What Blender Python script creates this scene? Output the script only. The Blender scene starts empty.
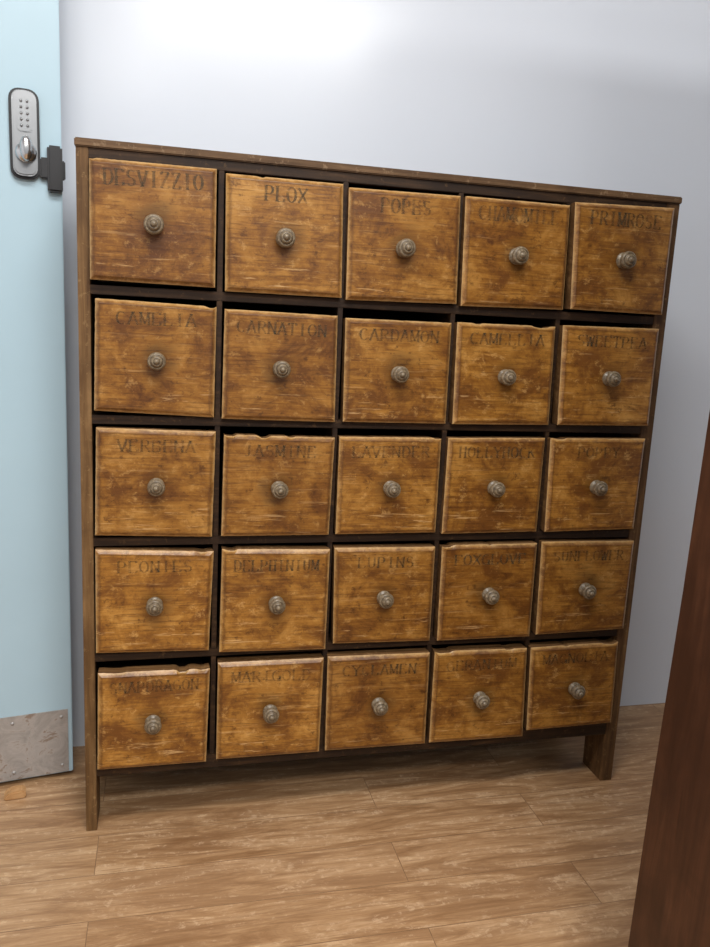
import bpy, bmesh, math, random
from mathutils import Vector, noise as mnoise
random.seed(7)
scene=bpy.context.scene
scene.view_settings.view_transform='Standard'
COL=scene.collection

# ---------------------------------------------------------------- helpers
def obj(name,me,parent=None,loc=(0,0,0),mats=()):
    o=bpy.data.objects.new(name,me); COL.objects.link(o); o.location=loc
    for m in mats: me.materials.append(m)
    if parent: o.parent=parent
    return o
def empty(name,loc=(0,0,0),rotz=0,parent=None):
    o=bpy.data.objects.new(name,None); COL.objects.link(o); o.location=loc; o.rotation_euler=(0,0,rotz); o.empty_display_size=.1
    if parent: o.parent=parent
    return o
def smooth(me):
    for p in me.polygons: p.use_smooth=True
def box(name,a,b,mat,parent=None,bev=.0015,loc=(0,0,0)):
    bm=bmesh.new(); bmesh.ops.create_cube(bm,size=1)
    for v in bm.verts:
        v.co=Vector([(a[i]+b[i])/2+v.co[i]*(b[i]-a[i]) for i in range(3)])
    if bev: bmesh.ops.bevel(bm,geom=bm.edges[:],offset=bev,segments=2,affect='EDGES')
    me=bpy.data.meshes.new(name); bm.to_mesh(me); bm.free()
    return obj(name,me,parent,loc,[mat])
def prism(name,pts,axis,lo,hi,mat,parent=None,bev=0,loc=(0,0,0)):
    bm=bmesh.new(); oth=[i for i in range(3) if i!=axis]
    def mk(p,d):
        c=[0,0,0]; c[oth[0]]=p[0]; c[oth[1]]=p[1]; c[axis]=d; return bm.verts.new(c)
    A=[mk(p,lo) for p in pts]; B=[mk(p,hi) for p in pts]; n=len(pts)
    bm.faces.new(A); bm.faces.new(B[::-1])
    for i in range(n): bm.faces.new((A[i],B[i],B[(i+1)%n],A[(i+1)%n]))
    bmesh.ops.recalc_face_normals(bm,faces=bm.faces[:])
    if bev: bmesh.ops.bevel(bm,geom=bm.edges[:],offset=bev,segments=2,affect='EDGES')
    me=bpy.data.meshes.new(name); bm.to_mesh(me); bm.free()
    return obj(name,me,parent,loc,[mat])
def lathe(name,prof,mat,parent=None,loc=(0,0,0),seg=32,sx=1,sz=1):
    bm=bmesh.new(); rings=[]
    for r,h in prof:
        if r<1e-6: rings.append([bm.verts.new((0,-h,0))])
        else: rings.append([bm.verts.new((sx*r*math.cos(2*math.pi*k/seg),-h,sz*r*math.sin(2*math.pi*k/seg))) for k in range(seg)])
    for a,b in zip(rings,rings[1:]):
        for k in range(seg):
            k2=(k+1)%seg
            if len(a)==1 and len(b)==1: continue
            if len(b)==1: bm.faces.new((a[k],a[k2],b[0]))
            elif len(a)==1: bm.faces.new((a[0],b[k2],b[k]))
            else: bm.faces.new((a[k],a[k2],b[k2],b[k]))
    bmesh.ops.recalc_face_normals(bm,faces=bm.faces[:])
    me=bpy.data.meshes.new(name); bm.to_mesh(me); bm.free(); smooth(me)
    return obj(name,me,parent,loc,[mat])
def rrect(x0,z0,x1,z1,r,n=6):
    P=[]
    for cx,cz,a in ((x1-r,z1-r,0),(x0+r,z1-r,90),(x0+r,z0+r,180),(x1-r,z0+r,270)):
        for k in range(n+1):
            t=math.radians(a+90*k/n); P.append((cx+r*math.cos(t),cz+r*math.sin(t)))
    return P

# ---------------------------------------------------------------- node helper
class N:
    def __init__(s,name):
        s.m=bpy.data.materials.new(name); s.m.use_nodes=True; s.t=s.m.node_tree; s.t.nodes.clear()
        s.out=s.n('ShaderNodeOutputMaterial'); s.b=s.n('ShaderNodeBsdfPrincipled'); s.l(s.b.outputs[0],s.out.inputs[0])
    def n(s,k,**kw):
        x=s.t.nodes.new(k)
        for a,b in kw.items(): setattr(x,a,b)
        return x
    def l(s,a,b): s.t.links.new(a,b)
    def set(s,sock,v):
        if isinstance(v,bpy.types.NodeSocket): s.l(v,sock)
        else: sock.default_value=v
    def coord(s,kind='Object',scale=(1,1,1),rnd=False,rot=(0,0,0)):
        c=s.n('ShaderNodeTexCoord'); v=c.outputs[kind]
        if rnd:
            o=s.n('ShaderNodeObjectInfo'); mu=s.n('ShaderNodeVectorMath',operation='SCALE'); 
            cb=s.n('ShaderNodeCombineXYZ'); 
            for i in range(3): s.l(o.outputs['Random'],cb.inputs[i])
            s.l(cb.outputs[0],mu.inputs[0]); mu.inputs['Scale'].default_value=37.
            ad=s.n('ShaderNodeVectorMath',operation='ADD'); s.l(v,ad.inputs[0]); s.l(mu.outputs[0],ad.inputs[1]); v=ad.outputs[0]
        mp=s.n('ShaderNodeMapping'); mp.inputs['Scale'].default_value=scale; mp.inputs['Rotation'].default_value=rot; s.l(v,mp.inputs[0]); return mp.outputs[0]
    def noise(s,vec,scale,detail=4,rough=.55,dist=0):
        x=s.n('ShaderNodeTexNoise'); s.l(vec,x.inputs['Vector']); x.inputs['Scale'].default_value=scale; x.inputs['Detail'].default_value=detail
        x.inputs['Roughness'].default_value=rough; x.inputs['Distortion'].default_value=dist; return x.outputs['Fac']
    def ramp(s,fac,stops):
        r=s.n('ShaderNodeValToRGB'); s.l(fac,r.inputs[0]); e=r.color_ramp.elements
        while len(e)<len(stops): e.new(.5)
        for x,(p,c) in zip(e,stops):
            x.position=p; x.color=(c,c,c,1) if isinstance(c,(int,float)) else (*c,1)
        return r.outputs[0]
    def mix(s,f,a,b,blend='MIX'):
        x=s.n('ShaderNodeMix',data_type='RGBA',blend_type=blend)
        for sock,v in ((x.inputs[0],f),(x.inputs[6],a),(x.inputs[7],b)):
            if isinstance(v,tuple) and len(v)==3: v=(*v,1)
            s.set(sock,v)
        return x.outputs[2]
    def math(s,op,a,b=0.,clamp=False):
        x=s.n('ShaderNodeMath',operation=op,use_clamp=clamp); s.set(x.inputs[0],a); s.set(x.inputs[1],b); return x.outputs[0]
    def bump(s,h,strength=.3,dist=.001):
        x=s.n('ShaderNodeBump'); x.inputs['Strength'].default_value=strength; x.inputs['Distance'].default_value=dist
        s.l(h,x.inputs['Height']); s.l(x.outputs[0],s.b.inputs['Normal'])
    def fin(s,col=None,rough=.5,metal=0,spec=.5):
        if col is not None: s.set(s.b.inputs['Base Color'],(*col,1) if isinstance(col,tuple) and len(col)==3 else col)
        s.set(s.b.inputs['Roughness'],rough); s.b.inputs['Metallic'].default_value=metal; s.b.inputs['Specular IOR Level'].default_value=spec
        return s.m

# ---------------------------------------------------------------- materials
def mat_drawer():
    s=N('drawer_varnished_wood')
    g=s.coord(scale=(5,5,95),rnd=True); g2=s.coord(scale=(1,1,1),rnd=True); g3=s.coord(scale=(14,14,210),rnd=True)
    gm=s.coord(scale=(1,1,1.25),rnd=True)
    grain=s.noise(g,1.4,7,.68,.6); blotch=s.noise(gm,10,10,.72,.4); blotch2=s.noise(gm,36,8,.80,.2); fine=s.noise(g3,1.3,4,.65)
    c=s.ramp(grain,[(.30,(.185,.073,.011)),(.5,(.290,.128,.021)),(.70,(.395,.190,.038))])
    # uneven old varnish: dark reddish areas and rubbed golden areas
    c=s.mix(s.ramp(blotch,[(.48,0.),(.60,.82)]),c,(.112,.037,.006))
    c=s.mix(s.ramp(blotch,[(.35,.75),(.47,0.)]),c,(.50,.265,.067))
    c=s.mix(s.ramp(blotch2,[(.56,0.),(.63,.6)]),c,(.52,.30,.10))
    c=s.mix(s.ramp(blotch2,[(.36,.75),(.44,0.)]),c,(.072,.024,.005))
    c=s.mix(s.ramp(fine,[(.54,0.),(.64,.5)]),c,(.080,.028,.006))
    uv=s.n('ShaderNodeUVMap'); uv.uv_map='UVMap'; sp=s.n('ShaderNodeSeparateXYZ'); s.l(uv.outputs[0],sp.inputs[0])
    u,v=sp.outputs[0],sp.outputs[1]
    d=s.math('MINIMUM',s.math('MINIMUM',u,s.math('SUBTRACT',.2165,u)),s.math('MINIMUM',v,s.math('SUBTRACT',.205,v)))
    du=s.math('SUBTRACT',u,.108); dv=s.math('SUBTRACT',v,.100)
    rr=s.math('SQRT',s.math('ADD',s.math('MULTIPLY',du,du),s.math('MULTIPLY',dv,dv)))
    rr=s.math('ADD',rr,s.math('MULTIPLY',s.math('SUBTRACT',blotch,.5),.14))
    c=s.mix(s.ramp(rr,[(.010,.6),(.038,0.)]),c,(.045,.015,.004))
    # scratches through the varnish, mostly low on the fronts
    gs=s.coord(scale=(7,7,120),rnd=True,rot=(0,.10,0)); scr=s.noise(gs,1.3,4,.75,.3)
    low=s.ramp(v,[(.02,1.),(.09,.35)])
    c=s.mix(s.math('MULTIPLY',s.ramp(scr,[(.60,0.),(.65,.75)]),low),c,(.60,.38,.17))
    # per drawer tone
    oi=s.n('ShaderNodeObjectInfo'); tone=s.ramp(oi.outputs['Random'],[(0.,(.78,.72,.66)),(.5,(.97,.95,.92)),(1.,(1.12,1.10,1.06))])
    c=s.mix(1.,c,tone,'MULTIPLY')
    wn=s.noise(g2,60,5,.75,.2)
    dd=s.math('ADD',d,s.math('MULTIPLY',s.math('SUBTRACT',wn,.5),.012))
    c=s.mix(s.ramp(dd,[(.0045,0.),(.0072,.65),(.0105,0.)]),c,(.065,.022,.006))
    c=s.mix(s.ramp(dd,[(.0002,.8),(.0045,0.)]),c,(.52,.33,.14))
    s.bump(grain,.35,.001)
    return s.fin(c,s.ramp(blotch,[(.3,.28),(.7,.42)]),spec=.42)
def mat_wood(name,a,b,c3,scale=(60,60,4),rough=.55,light=None,spec=.3):
    s=N(name); g=s.coord(scale=scale); gg=s.coord()
    gr=s.noise(g,1.4,6,.65,.5); bl=s.noise(gg,9,5,.6,.4)
    c=s.ramp(gr,[(.32,a),(.5,b),(.68,c3)])
    c=s.mix(s.ramp(bl,[(.42,0.),(.65,.7)]),c,a)
    if light:
        w=s.noise(gg,55,5,.75,.3); c=s.mix(s.ramp(w,[(.58,0.),(.66,.6)]),c,light)
    s.bump(gr,.3,.001)
    return s.fin(c,rough,spec=spec)
M_DR=mat_drawer()
M_DRS=mat_wood('drawer_raw_side',(.10,.045,.015),(.17,.085,.03),(.27,.15,.06),(4,60,60),.65,(.36,.22,.10))
M_FR=mat_wood('frame_dark_wood',(.014,.006,.0025),(.030,.014,.005),(.060,.029,.011),(4,40,70),.6,(.11,.058,.022))
M_SIDE=mat_wood('side_brown_wood',(.05,.022,.007),(.098,.047,.016),(.175,.092,.035),(60,60,4),.6,(.23,.14,.06))
M_LEG=mat_wood('leg_worn_wood',(.08,.038,.012),(.15,.079,.028),(.24,.138,.056),(60,60,4),.6,(.31,.20,.09))
M_TOP=mat_wood('top_worn_wood',(.065,.033,.013),(.12,.065,.029),(.185,.11,.053),(4,50,80),.6,(.28,.19,.11))
M_IN=mat_wood('inside_wood',(.010,.006,.003),(.018,.010,.005),(.03,.017,.009),(4,50,50),.8)
def mat_knob():
    s=N('knob_bleached_wood'); g=s.coord(rnd=True); n=s.noise(g,160,4,.6)
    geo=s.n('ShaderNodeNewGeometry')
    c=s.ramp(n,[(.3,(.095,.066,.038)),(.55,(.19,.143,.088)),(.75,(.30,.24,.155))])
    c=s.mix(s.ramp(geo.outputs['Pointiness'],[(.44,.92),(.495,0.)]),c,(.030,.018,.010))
    return s.fin(c,.36)
M_KN=mat_knob()
def mat_ink():
    s=N('stencil_ink'); g=s.coord(rnd=True); n=s.noise(g,50,8,.85,.3); oi=s.n('ShaderNodeObjectInfo')
    s.fin((.075,.056,.030),.5,spec=.3)
    tr=s.n('ShaderNodeBsdfTransparent'); mx=s.n('ShaderNodeMixShader')
    f=s.math('MULTIPLY',s.ramp(n,[(.40,.74),(.60,.18)]),s.ramp(oi.outputs['Random'],[(0.,.60),(1.,.95)]))
    s.l(f,mx.inputs[0]); s.l(tr.outputs[0],mx.inputs[1]); s.l(s.b.outputs[0],mx.inputs[2]); s.l(mx.outputs[0],s.out.inputs[0])
    return s.m
M_INK=mat_ink()
def mat_wall():
    s=N('wall_gloss_paint'); g=s.coord(); n=s.noise(g,1.2,3,.5); n2=s.noise(g,5,3,.5)
    c=s.mix(n,(.650,.70,.775),(.70,.745,.815))
    s.bump(n2,.05,.01)
    return s.fin(c,.22,spec=.4)
M_WALL=mat_wall()
def mat_floor():
    s=N('floor_vinyl_planks'); c0=s.coord()
    br=s.n('ShaderNodeTexBrick'); s.l(c0,br.inputs['Vector']); br.offset=.37
    br.inputs['Color1'].default_value=(0,0,0,1); br.inputs['Color2'].default_value=(1,1,1,1); br.inputs['Mortar'].default_value=(.5,.5,.5,1)
    br.inputs['Scale'].default_value=1.; br.inputs['Mortar Size'].default_value=.0010; br.inputs['Mortar Smooth'].default_value=.3
    br.inputs['Brick Width'].default_value=.92; br.inputs['Row Height'].default_value=.118
    rnd=s.n('ShaderNodeVectorMath',operation='SCALE'); s.l(br.outputs['Color'],rnd.inputs[0]); rnd.inputs['Scale'].default_value=23.
    ad=s.n('ShaderNodeVectorMath',operation='ADD'); s.l(c0,ad.inputs[0]); s.l(rnd.outputs[0],ad.inputs[1])
    def mp(sc):
        m=s.n('ShaderNodeMapping'); m.inputs['Scale'].default_value=sc; s.l(ad.outputs[0],m.inputs[0]); return m.outputs[0]
    g1=s.noise(mp((2.8,20,1)),1.5,8,.70,1.0); g2=s.noise(mp((8,170,1)),1.2,5,.7,.4); g3=s.noise(mp((1.8,9,1)),1.6,6,.7,1.2)
    g4=s.noise(mp((45,55,1)),1.5,4,.7,.5)
    c=s.ramp(g1,[(.34,(.240,.120,.050)),(.5,(.395,.230,.112)),(.63,(.52,.335,.185))])
    c=s.mix(s.ramp(g3,[(.5,0.),(.62,.6)]),c,(.210,.100,.041))
    c=s.mix(s.ramp(g2,[(.5,0.),(.62,.45)]),c,(.185,.088,.037))
    c=s.mix(s.math('MULTIPLY',s.ramp(g4,[(.53,0.),(.62,.5)]),s.ramp(g1,[(.48,0.),(.56,1.)])),c,(.64,.45,.28))
    c=s.mix(s.math('MULTIPLY',br.outputs['Color'],.16),c,(.60,.39,.22))
    c=s.mix(s.math('MULTIPLY',br.outputs['Fac'],.6),c,(.12,.06,.03))
    s.bump(g2,.08,.001)
    return s.fin(c,s.ramp(g1,[(.3,.34),(.7,.44)]),spec=.36)
M_FLOOR=mat_floor()
def simple(name,col,rough=.5,metal=0,ns=8,var=.12,bump=0,spec=.5):
    s=N(name); g=s.coord(); n=s.noise(g,ns,4,.6)
    c=s.mix(n,tuple(x*(1-var) for x in col),tuple(min(1,x*(1+var)) for x in col))
    if bump: s.bump(n,bump,.002)
    return s.fin(c,rough,metal,spec)
M_CEIL=simple('ceiling_paint',(.75,.76,.78),.8)
M_DOOR=simple('door_paint_pale_blue',(.41,.57,.66),.38,0,3,.06,.15)
def mat_steel():
    s=N('brushed_steel_kickplate'); g=s.coord(scale=(6,6,150)); n=s.noise(g,1.5,4,.6); g2=s.coord(); m=s.noise(g2,18,5,.7,1.)
    c=s.ramp(m,[(.3,(.33,.32,.31)),(.5,(.46,.45,.44)),(.7,(.60,.58,.56))])
    c=s.mix(s.ramp(m,[(.56,0.),(.62,.75)]),c,(.25,.18,.13)); s.bump(n,.15,.001)
    return s.fin(c,.45,.5)
M_STEEL=mat_steel()
M_CHR=simple('satin_chrome',(.62,.62,.62),.22,1,30,.08)
M_LOCKF=simple('lock_face_steel',(.30,.31,.32),.32,.8,30,.08)
M_BLK=simple('black_metal',(.012,.012,.014),.4,0,30,.2)
M_DKW=mat_wood('dark_mahogany',(.036,.013,.006),(.066,.024,.011),(.10,.039,.018),(30,30,3),.4)
M_WEDGE=mat_wood('wedge_pine',(.35,.18,.07),(.5,.28,.12),(.6,.36,.17),(8,60,60),.6)
def mat_lamp():
    s=N('lamp_diffuser'); s.b.inputs['Emission Color'].default_value=(1,.98,.94,1); s.b.inputs['Emission Strength'].default_value=3
    return s.fin((.9,.9,.9),.5)
M_LAMP=mat_lamp()

# ---------------------------------------------------------------- camera
cam=bpy.data.cameras.new('camera'); cam.sensor_fit='VERTICAL'; cam.sensor_height=36; cam.lens=788.093/947*36
co=bpy.data.objects.new('camera',cam); COL.objects.link(co)
co.location=(.12233,-1.49515,1.0352); co.rotation_euler=(1.38482,-.0489,-.23419); cam.clip_start=.02
scene.camera=co

# ---------------------------------------------------------------- room
YW=.357
box('floor',(-1.6,-4.6,-.05),(3.2,YW,0),M_FLOOR,bev=0)
box('wall_back',(-1.6,YW,-.05),(3.2,YW+.1,2.75),M_WALL,bev=0)
box('wall_left',(-1.7,-4.6,-.05),(-1.6,YW+.1,2.75),M_WALL,bev=0)
box('ceiling',(-1.6,-4.6,2.75),(3.2,YW+.1,2.82),M_CEIL,bev=0)

# ---------------------------------------------------------------- cabinet
cab=empty('apothecary_cabinet')
PX,PZ,DW,DH=.23,.23384,.21653,.20508
Z0=1.291; XL,XR=-.026,1.165; YF=.018; YB=.335; TOP=1.329
def side(name,x0,x1,mat):
    pts=[(YF,0),(YF+.082,0),(YF+.085,.10),(YF+.10,.120),(YB-.10,.120),(YB-.085,.10),(YB-.08,0),(YB,0),(YB,TOP-.014),(YF,TOP-.014)]
    return prism(name,pts,0,x0,x1,mat,cab,.001)
side('side_panel_left',XL,XL+.021,M_LEG)
side('side_panel_right',XR-.030,XR,M_SIDE)
box('top_board',(XL-.002,YF-.004,TOP-.014),(XR+.002,YB,TOP),M_TOP,cab,.002)
box('top_rail',(XL+.021,YF+.001,Z0+.006),(XR-.03,YF+.02,TOP-.014),M_FR,cab,.001)
box('back_board',(XL+.021,YB-.012,.09),(XR-.03,YB,TOP-.014),M_IN,cab,0)
box('bottom_rail',(XL+.021,YF,.120),(XR-.03,YF+.02,.150),M_FR,cab,.001)
box('bottom_board',(XL+.021,YF+.02,.130),(XR-.03,YB-.012,.148),M_IN,cab,0)
for j in range(1,5):
    z=Z0-j*PZ; box(f'shelf_{j}',(XL+.021,YF,z+.010),(XR-.03,YB-.012,z+.0265),M_FR,cab,.001)
for i in range(1,5):
    x=i*PX-(PX-DW)/2; box(f'divider_{i}',(x-.005,YF+.001,.15),(x+.005,YB-.012,Z0+.006),M_FR,cab,.0008)

# glyph strokes -----------------------------------------------------------
def arc(cx,cy,rx,ry,a0,a1,n=7):
    return [(cx+rx*math.cos(math.radians(a0+(a1-a0)*k/n)),cy+ry*math.sin(math.radians(a0+(a1-a0)*k/n))) for k in range(n+1)]
V=lambda x:[(x,0),(x,1)]
G={'A':[[(.02,0),(.5,1)],[(.5,1),(.98,0)],[(.2,.33),(.8,.33)]],
'B':[V(.15),[(.15,1)]+arc(.55,.76,.32,.24,90,-90)+[(.15,.52)],[(.15,.52)]+arc(.55,.26,.38,.26,90,-90)+[(.15,0)]],
'C':[arc(.52,.5,.45,.5,45,315,12)],'D':[V(.15),[(.15,1)]+arc(.45,.5,.5,.5,90,-90,9)+[(.15,0)]],
'E':[V(.15),[(.15,1),(.85,1),(.85,.85)],[(.15,.52),(.65,.52)],[(.15,0),(.9,0),(.9,.18)]],
'F':[V(.15),[(.15,1),(.88,1),(.88,.83)],[(.15,.52),(.65,.52)]],
'G':[arc(.5,.5,.45,.5,45,340,12),[(.95,0),(.95,.42)],[(.65,.42),(1,.42)]],
'H':[V(.15),V(.85),[(.15,.5),(.85,.5)]],'I':[V(.5)],'J':[[(.6,1),(.6,.2)]+arc(.38,.2,.22,.2,0,-150,5)],
'K':[V(.15),[(.15,.45),(.85,1)],[(.38,.6),(.95,0)]],'L':[V(.15),[(.15,0),(.88,0),(.88,.2)]],
'M':[V(.08),V(.92),[(.08,1),(.5,.1)],[(.5,.1),(.92,1)]],'N':[V(.12),V(.88),[(.12,1),(.88,0)]],
'O':[arc(.5,.5,.45,.5,0,360,14)],'P':[V(.15),[(.15,1)]+arc(.52,.73,.36,.27,90,-90)+[(.15,.46)]],
'R':[V(.15),[(.15,1)]+arc(.52,.75,.35,.25,90,-90)+[(.15,.5)],[(.5,.5),(.97,0)]],
'S':[arc(.5,.75,.36,.25,30,270,8)+arc(.5,.25,.38,.25,90,-150,8)],'T':[V(.5),[(.05,.82),(.05,1),(.95,1),(.95,.82)]],
'U':[[(.15,1),(.15,.28)]+arc(.5,.28,.35,.28,180,360,8)+[(.85,1)]],'V':[[(.03,1),(.5,0)],[(.5,0),(.97,1)]],
'W':[[(.0,1),(.27,0)],[(.27,0),(.5,.85)],[(.5,.85),(.73,0)],[(.73,0),(1,1)]],'X':[[(.05,1),(.95,0)],[(.05,0),(.95,1)]],
'Y':[[(.05,1),(.5,.5)],[(.5,.5),(.95,1)],[(.5,0),(.5,.5)]],'Z':[[(.1,.85),(.1,1),(.9,1)],[(.9,1),(.1,0)],[(.1,0),(.92,0),(.92,.17)]]}
def text_mesh(name,word,width,h):
    bm=bmesh.new(); n=len(word); cw=width/n; gw=cw*.84; k=[0]
    def quad(p,q,w):
        p=Vector(p);q=Vector(q);d=q-p
        if d.length<1e-7:return
        d.normalize();nn=Vector((-d.y,d.x))*w/2; y=-.0004-.00001*(k[0]%7); k[0]+=1
        bm.faces.new([bm.verts.new((a.x,y,a.y)) for a in (p+nn,p-nn,q-nn,q+nn)])
    for c,ch in enumerate(word):
        if ch not in G: continue
        ox=-width/2+c*cw+(cw-gw)/2
        for st in G[ch]:
            P=[(ox+x*gw,y*h) for x,y in st]
            for a,b in zip(P,P[1:]):
                dx,dy=b[0]-a[0],b[1]-a[1];L=math.hypot(dx,dy) or 1
                quad(a,b,h*(.05+.14*(abs(dy)/L)**2))
            for e,f in ((0,1),(-1,-2)):
                if abs(st[e][1]-round(st[e][1]))<1e-6 and abs(st[e][0]-st[f][0])<.5 and len(st)==2 and abs(st[e][1]-st[f][1])>.4:
                    quad((P[e][0]-h*.15,P[e][1]),(P[e][0]+h*.15,P[e][1]),h*.05)
    me=bpy.data.meshes.new(name); bm.to_mesh(me); bm.free(); return me
LBL=[['DESVIZZIO','PLOX','POPES','CHAMOMILE','PRIMROSE'],['CAMELIA','CARNATION','CARDAMON','CAMELLIA','SWEETPEA'],
['VERBENA','JASMINE','LAVENDER','HOLLYHOCK','POPPY'],['PEONIES','DELPHINIUM','LUPINS','FOXGLOVE','SUNFLOWER'],
['SNAPDRAGON','MARIGOLD','CYCLAMEN','GERANIUM','MAGNOLIA']]

# drawers: hand-fitted old drawers, corner offsets from the regular grid in mm (tl tr br bl)
OFF=["-3 5 -3 5 -3 4 -4 6|0 0 -1 0 5 -1 2 -1|-4 -5 0 -2 7 0 0 -4|-3 -1 3 0 9 1 3 -3|-3 6 7 13 7 2 9 3",
"4 3 1 -1 -1 -1 0 7|2 -4 -1 -6 2 -5 0 -3|1 -9 0 -8 2 -4 5 -4|-3 -6 -5 -5 0 -2 2 -4|-1 -1 6 2 7 0 8 -2",
"3 5 3 1 -1 0 -1 6|5 -3 4 -7 0 1 3 2|0 -5 -4 -4 -3 2 1 1|-3 -4 -4 -1 -4 1 -3 -1|-6 -1 3 1 0 4 1 0",
"-1 7 3 -1 -4 -1 -2 4|5 5 4 0 3 -9 3 -4|0 2 -1 0 1 -3 6 1|-1 4 -2 5 0 -2 3 -3|-3 7 6 5 5 3 4 -1",
"2 -4 -1 -8 -6 -7 -1 -3|1 1 1 0 0 -7 1 -6|-4 2 3 -1 6 -8 -1 -6|0 1 -2 -1 7 -8 2 -7|-5 -2 -4 1 2 6 4 3"]
KP=[(.0165,-.002),(.0170,.0015),(.0160,.0035),(.0105,.005),(.009,.008),(.0095,.011),(.0135,.0125),(.0172,.0155),(.0182,.0190),(.0176,.0218),(.0160,.0238),(.0140,.0250),(.0128,.0243),(.0118,.0252),(.0108,.0278),(.0092,.0296),(.0074,.0304),(.0066,.0296),(.0058,.0306),(.0046,.0332),(.0025,.0345),(0,.0348)]
JAG={(2,1):[(.35,.05,.006),(.05,.06,.003),(.6,.03,.002)],(4,0):[(.15,.1,.002),(.75,.06,.005),(.93,.05,.003)],(3,3):[(.05,.07,.005),(.5,.03,.002)],
(1,3):[(.2,.04,.003),(.85,.1,.004)],(2,4):[(.1,.06,.003)],(4,3):[(.1,.1,.004),(.8,.05,.002)],(4,4):[(.9,.1,.004),(.4,.04,.002)],(3,1):[(.08,.06,.003)],(1,0):[(.95,.04,.003)],(0,1):[(.3,.03,.0015)],(0,0):[(.02,.03,.002)],(2,2):[(.97,.04,.003)],(3,0):[(.9,.05,.002)]}
# how far each drawer stands out of the case (mm) and its skew (mrad)
PULL={(4,0):(-7,22),(1,3):(-3,14),(3,3):(-4,-10),(0,4):(-4,12),(2,1):(-3,10),(0,0):(-3,-8),(3,1):(-4,6),(4,3):(-3,-12)}
def drawer(j,i,corn):
    ox,oz=i*PX,Z0-j*PZ-DH
    e=.007; n=36; chips=JAG.get((j,i),[])
    def P(s,t): 
        tl,tr,br,bl=corn
        x=(1-t)*((1-s)*bl[0]+s*br[0])+t*((1-s)*tl[0]+s*tr[0]); z=(1-t)*((1-s)*bl[1]+s*br[1])+t*((1-s)*tl[1]+s*tr[1]); return x-DW/2,z
    par=[(k/n,0) for k in range(n)]+[(1,k/n) for k in range(n)]+[(1-k/n,1) for k in range(n)]+[(0,1-k/n) for k in range(n)]
    bm=bmesh.new(); uvl=bm.loops.layers.uv.new('UVMap'); UV={}
    def ring(inset,y,f):
        R=[]
        for s,t in par:
            s2=min(max(s,inset/DW),1-inset/DW); t2=min(max(t,inset/DH),1-inset/DH); x,z=P(s2,t2)
            q=mnoise.noise(Vector((s*14+i*5.1+j*3.3,t*11,j*2.7))); q2=mnoise.noise(Vector((s*34+i*5.1+j*3.3,t*34,j*2.7+9)))
            if t==1:
                for c,w,dp in chips:
                    r=abs(s-c)/w
                    if r<1: z-=f*dp*min(1,(1-r)*2.5)*(1+.5*q)
                z-=f*.0010*max(0,q2)
            elif t==0: z+=f*.0008*max(0,q2)
            elif s==0: x+=f*.0008*max(0,q2)
            elif s==1: x-=f*.0008*max(0,q2)
            v=bm.verts.new((x,y,z)); UV[v]=(s2*DW,t2*DH); R.append(v)
        return R
    rings=[ring(.001,.034,1),ring(0,.0065,1),ring(.0010,.0055,1),ring(e,.0002,.25),ring(e+.001,0,.2)]
    m=len(par)
    for a,(r0,r1) in enumerate(zip(rings,rings[1:])):
        for k in range(m):
            f=bm.faces.new((r0[k],r0[(k+1)%m],r1[(k+1)%m],r1[k])); f.material_index=1 if a==0 else 0
    bm.faces.new(rings[-1]); f=bm.faces.new(rings[0][::-1]); f.material_index=1
    for f in bm.faces:
        for l in f.loops: l[uvl].uv=UV[l.vert]
    me=bpy.data.meshes.new('drawer_front'); bm.to_mesh(me); bm.free()
    pull,sk=PULL.get((j,i),(random.uniform(-1.5,1.5),random.uniform(-5,5)))
    D=empty(f'drawer_{j+1}_{i+1}',(ox+DW/2,pull/1e3,oz),sk/1e3,cab)
    obj(f'drawer_front_{j+1}_{i+1}',me,D,(0,0,0),[M_DR,M_DRS])
    box(f'drawer_box_{j+1}_{i+1}',(-DW/2+.010,.034,.004),(DW/2-.010,.285,DH-.03),M_IN,D,0)
    c=P(.5,.5); kx,kz=c[0]+random.uniform(-.002,.002),c[1]-.003
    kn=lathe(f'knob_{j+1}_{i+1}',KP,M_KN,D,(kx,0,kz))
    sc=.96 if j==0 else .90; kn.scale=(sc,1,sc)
    w=LBL[j][i]; wd=min(.172,len(w)*.0205); me=text_mesh('label',w,wd,.026 if j==0 else .022)
    tx=P(.5,.80); t=obj(f'stencil_label_{j+1}_{i+1}',me,D,(tx[0],0,tx[1]),[M_INK]); t.rotation_euler=(0,random.uniform(-.02,.02),0)
ideal=[(0,DH),(DW,DH),(DW,0),(0,0)]
for j in range(5):
    for i in range(5):
        q=list(map(int,OFF[j].split('|')[i].split()))
        drawer(j,i,[(ideal[k][0]+q[2*k]/1e3,ideal[k][1]+q[2*k+1]/1e3) for k in range(4)])

# ---------------------------------------------------------------- door with lock, keep and kick plate
ang=math.atan(.175)
dr=empty('door_1',(-.076,.232,0),ang)
box('leaf',(-.86,0,.010),(.003,.042,2.45),M_DOOR,dr,.002)
box('kick_plate',(-.85,-.0018,.013),(-.006,0,.164),M_STEEL,dr,.0005)
for k,(x,z) in enumerate([(-.02,.03),(-.02,.147),(-.12,.147),(-.22,.147),(-.12,.03),(-.22,.03)]):
    lathe(f'plate_screw_{k}',[(.004,0),(.0035,.0012),(0,.0016)],M_STEEL,dr,(x,-.0018,z),12)
prism('lock_backplate',rrect(-.0905,1.281,-.0365,1.445,.019),1,-.010,0,M_BLK,dr,.002)
prism('lock_faceplate',rrect(-.0855,1.286,-.0415,1.440,.015),1,-.019,-.009,M_LOCKF,dr,.003)
prism('lock_keypad_panel',rrect(-.0775,1.365,-.0495,1.430,.008),1,-.021,-.018,M_LOCKF,dr,.001)
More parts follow.
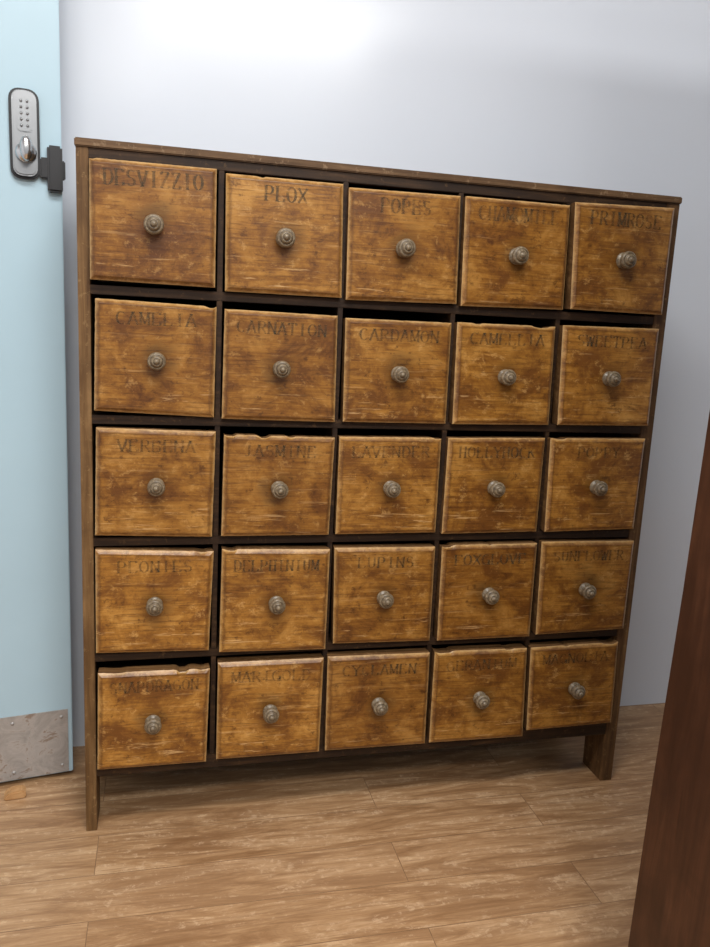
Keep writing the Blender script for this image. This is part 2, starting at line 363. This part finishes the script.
for r in range(5):
    for c in range(2):
        lathe(f'lock_button_{r}_{c}',[(.0026,0),(.0024,.002),(0,.0025)],M_LOCKF,dr,(-.0690+c*.011,-.021,1.420-r*.0110),12)
lathe('lock_turn_base',[(.019,0),(.019,.005),(.016,.009),(0,.010)],M_CHR,dr,(-.0620,-.018,1.328),28)
lathe('lock_turn_grip',[(.010,0),(.010,.014),(.0085,.018),(.004,.020),(0,.0202)],M_CHR,dr,(-.0620,-.026,1.333),28,1.1,2.3)
box('latch_case',(-.024,-.018,1.262),(.0035,.004,1.348),M_BLK,dr,.004)
box('latch_arm',(-.038,-.012,1.285),(-.02,0,1.325),M_BLK,dr,.003)
box('latch_bolt',(.001,.006,1.290),(.010,.022,1.325),M_BLK,dr,.002)

ws=empty('wooden_door_wedge',(-.185,.165,0),.15)
prism('wedge_body',[(-.022,0),(.022,0),(.022,.016),(.012,.020),(-.010,.018),(-.022,.008)],1,-.014,.014,M_WEDGE,ws,.003)

# ---------------------------------------------------------------- mahogany wardrobe at right
wl=empty('wooden_wardrobe')
prof=[(.796,.0),(.799,.141),(.804,.40),(.813,.70),(.8175,.951),(.832,1.95),(1.55,1.95),(1.55,0)]
prism('carcass',prof,1,-1.02,-.60,M_DKW,wl,.003)
box('cornice',(.810,-1.05,1.95),(1.58,-.59,2.01),M_DKW,wl,.008)
box('door_leaf_left',(.860,-1.042,.10),(1.19,-1.02,1.90),M_DKW,wl,.004)
box('door_leaf_right',(1.20,-1.042,.10),(1.54,-1.02,1.90),M_DKW,wl,.004)
for k,x in enumerate((1.165,1.225)): lathe(f'door_knob_{k}',[(.008,0),(.008,.012),(.015,.018),(.012,.028),(0,.031)],M_CHR,wl,(x,-1.042,1.0),20)

# ---------------------------------------------------------------- lights
def area(name,loc,sx,sy,e,col=(1,1,1)):
    em=empty(name,(loc[0],loc[1],2.75))
    box('housing',(-sx/2-.03,-sy/2-.03,-.035),(sx/2+.03,sy/2+.03,0),M_CEIL,em,.004)
    box('diffuser',(-sx/2,-sy/2,-.04),(sx/2,sy/2,-.034),M_LAMP,em,0)
    l=bpy.data.lights.new(name+'_emitter','AREA'); l.shape='RECTANGLE'; l.size=sx; l.size_y=sy; l.energy=e; l.color=col
    o=bpy.data.objects.new('emitter',l); COL.objects.link(o); o.parent=em; o.location=(0,0,-.05)
area('ceiling_light',(.15,-1.15),1.4,.4,42,(1,.985,.96))
area('ceiling_light.001',(.7,-2.6),1.4,.5,66,(1,.985,.96))
area('ceiling_light.002',(-.1,-3.75),.25,.2,18,(1,.98,.95))
w=bpy.data.worlds.new('world'); scene.world=w; w.use_nodes=True; w.node_tree.nodes['Background'].inputs[0].default_value=(.92,.955,1,1); w.node_tree.nodes['Background'].inputs[1].default_value=.50
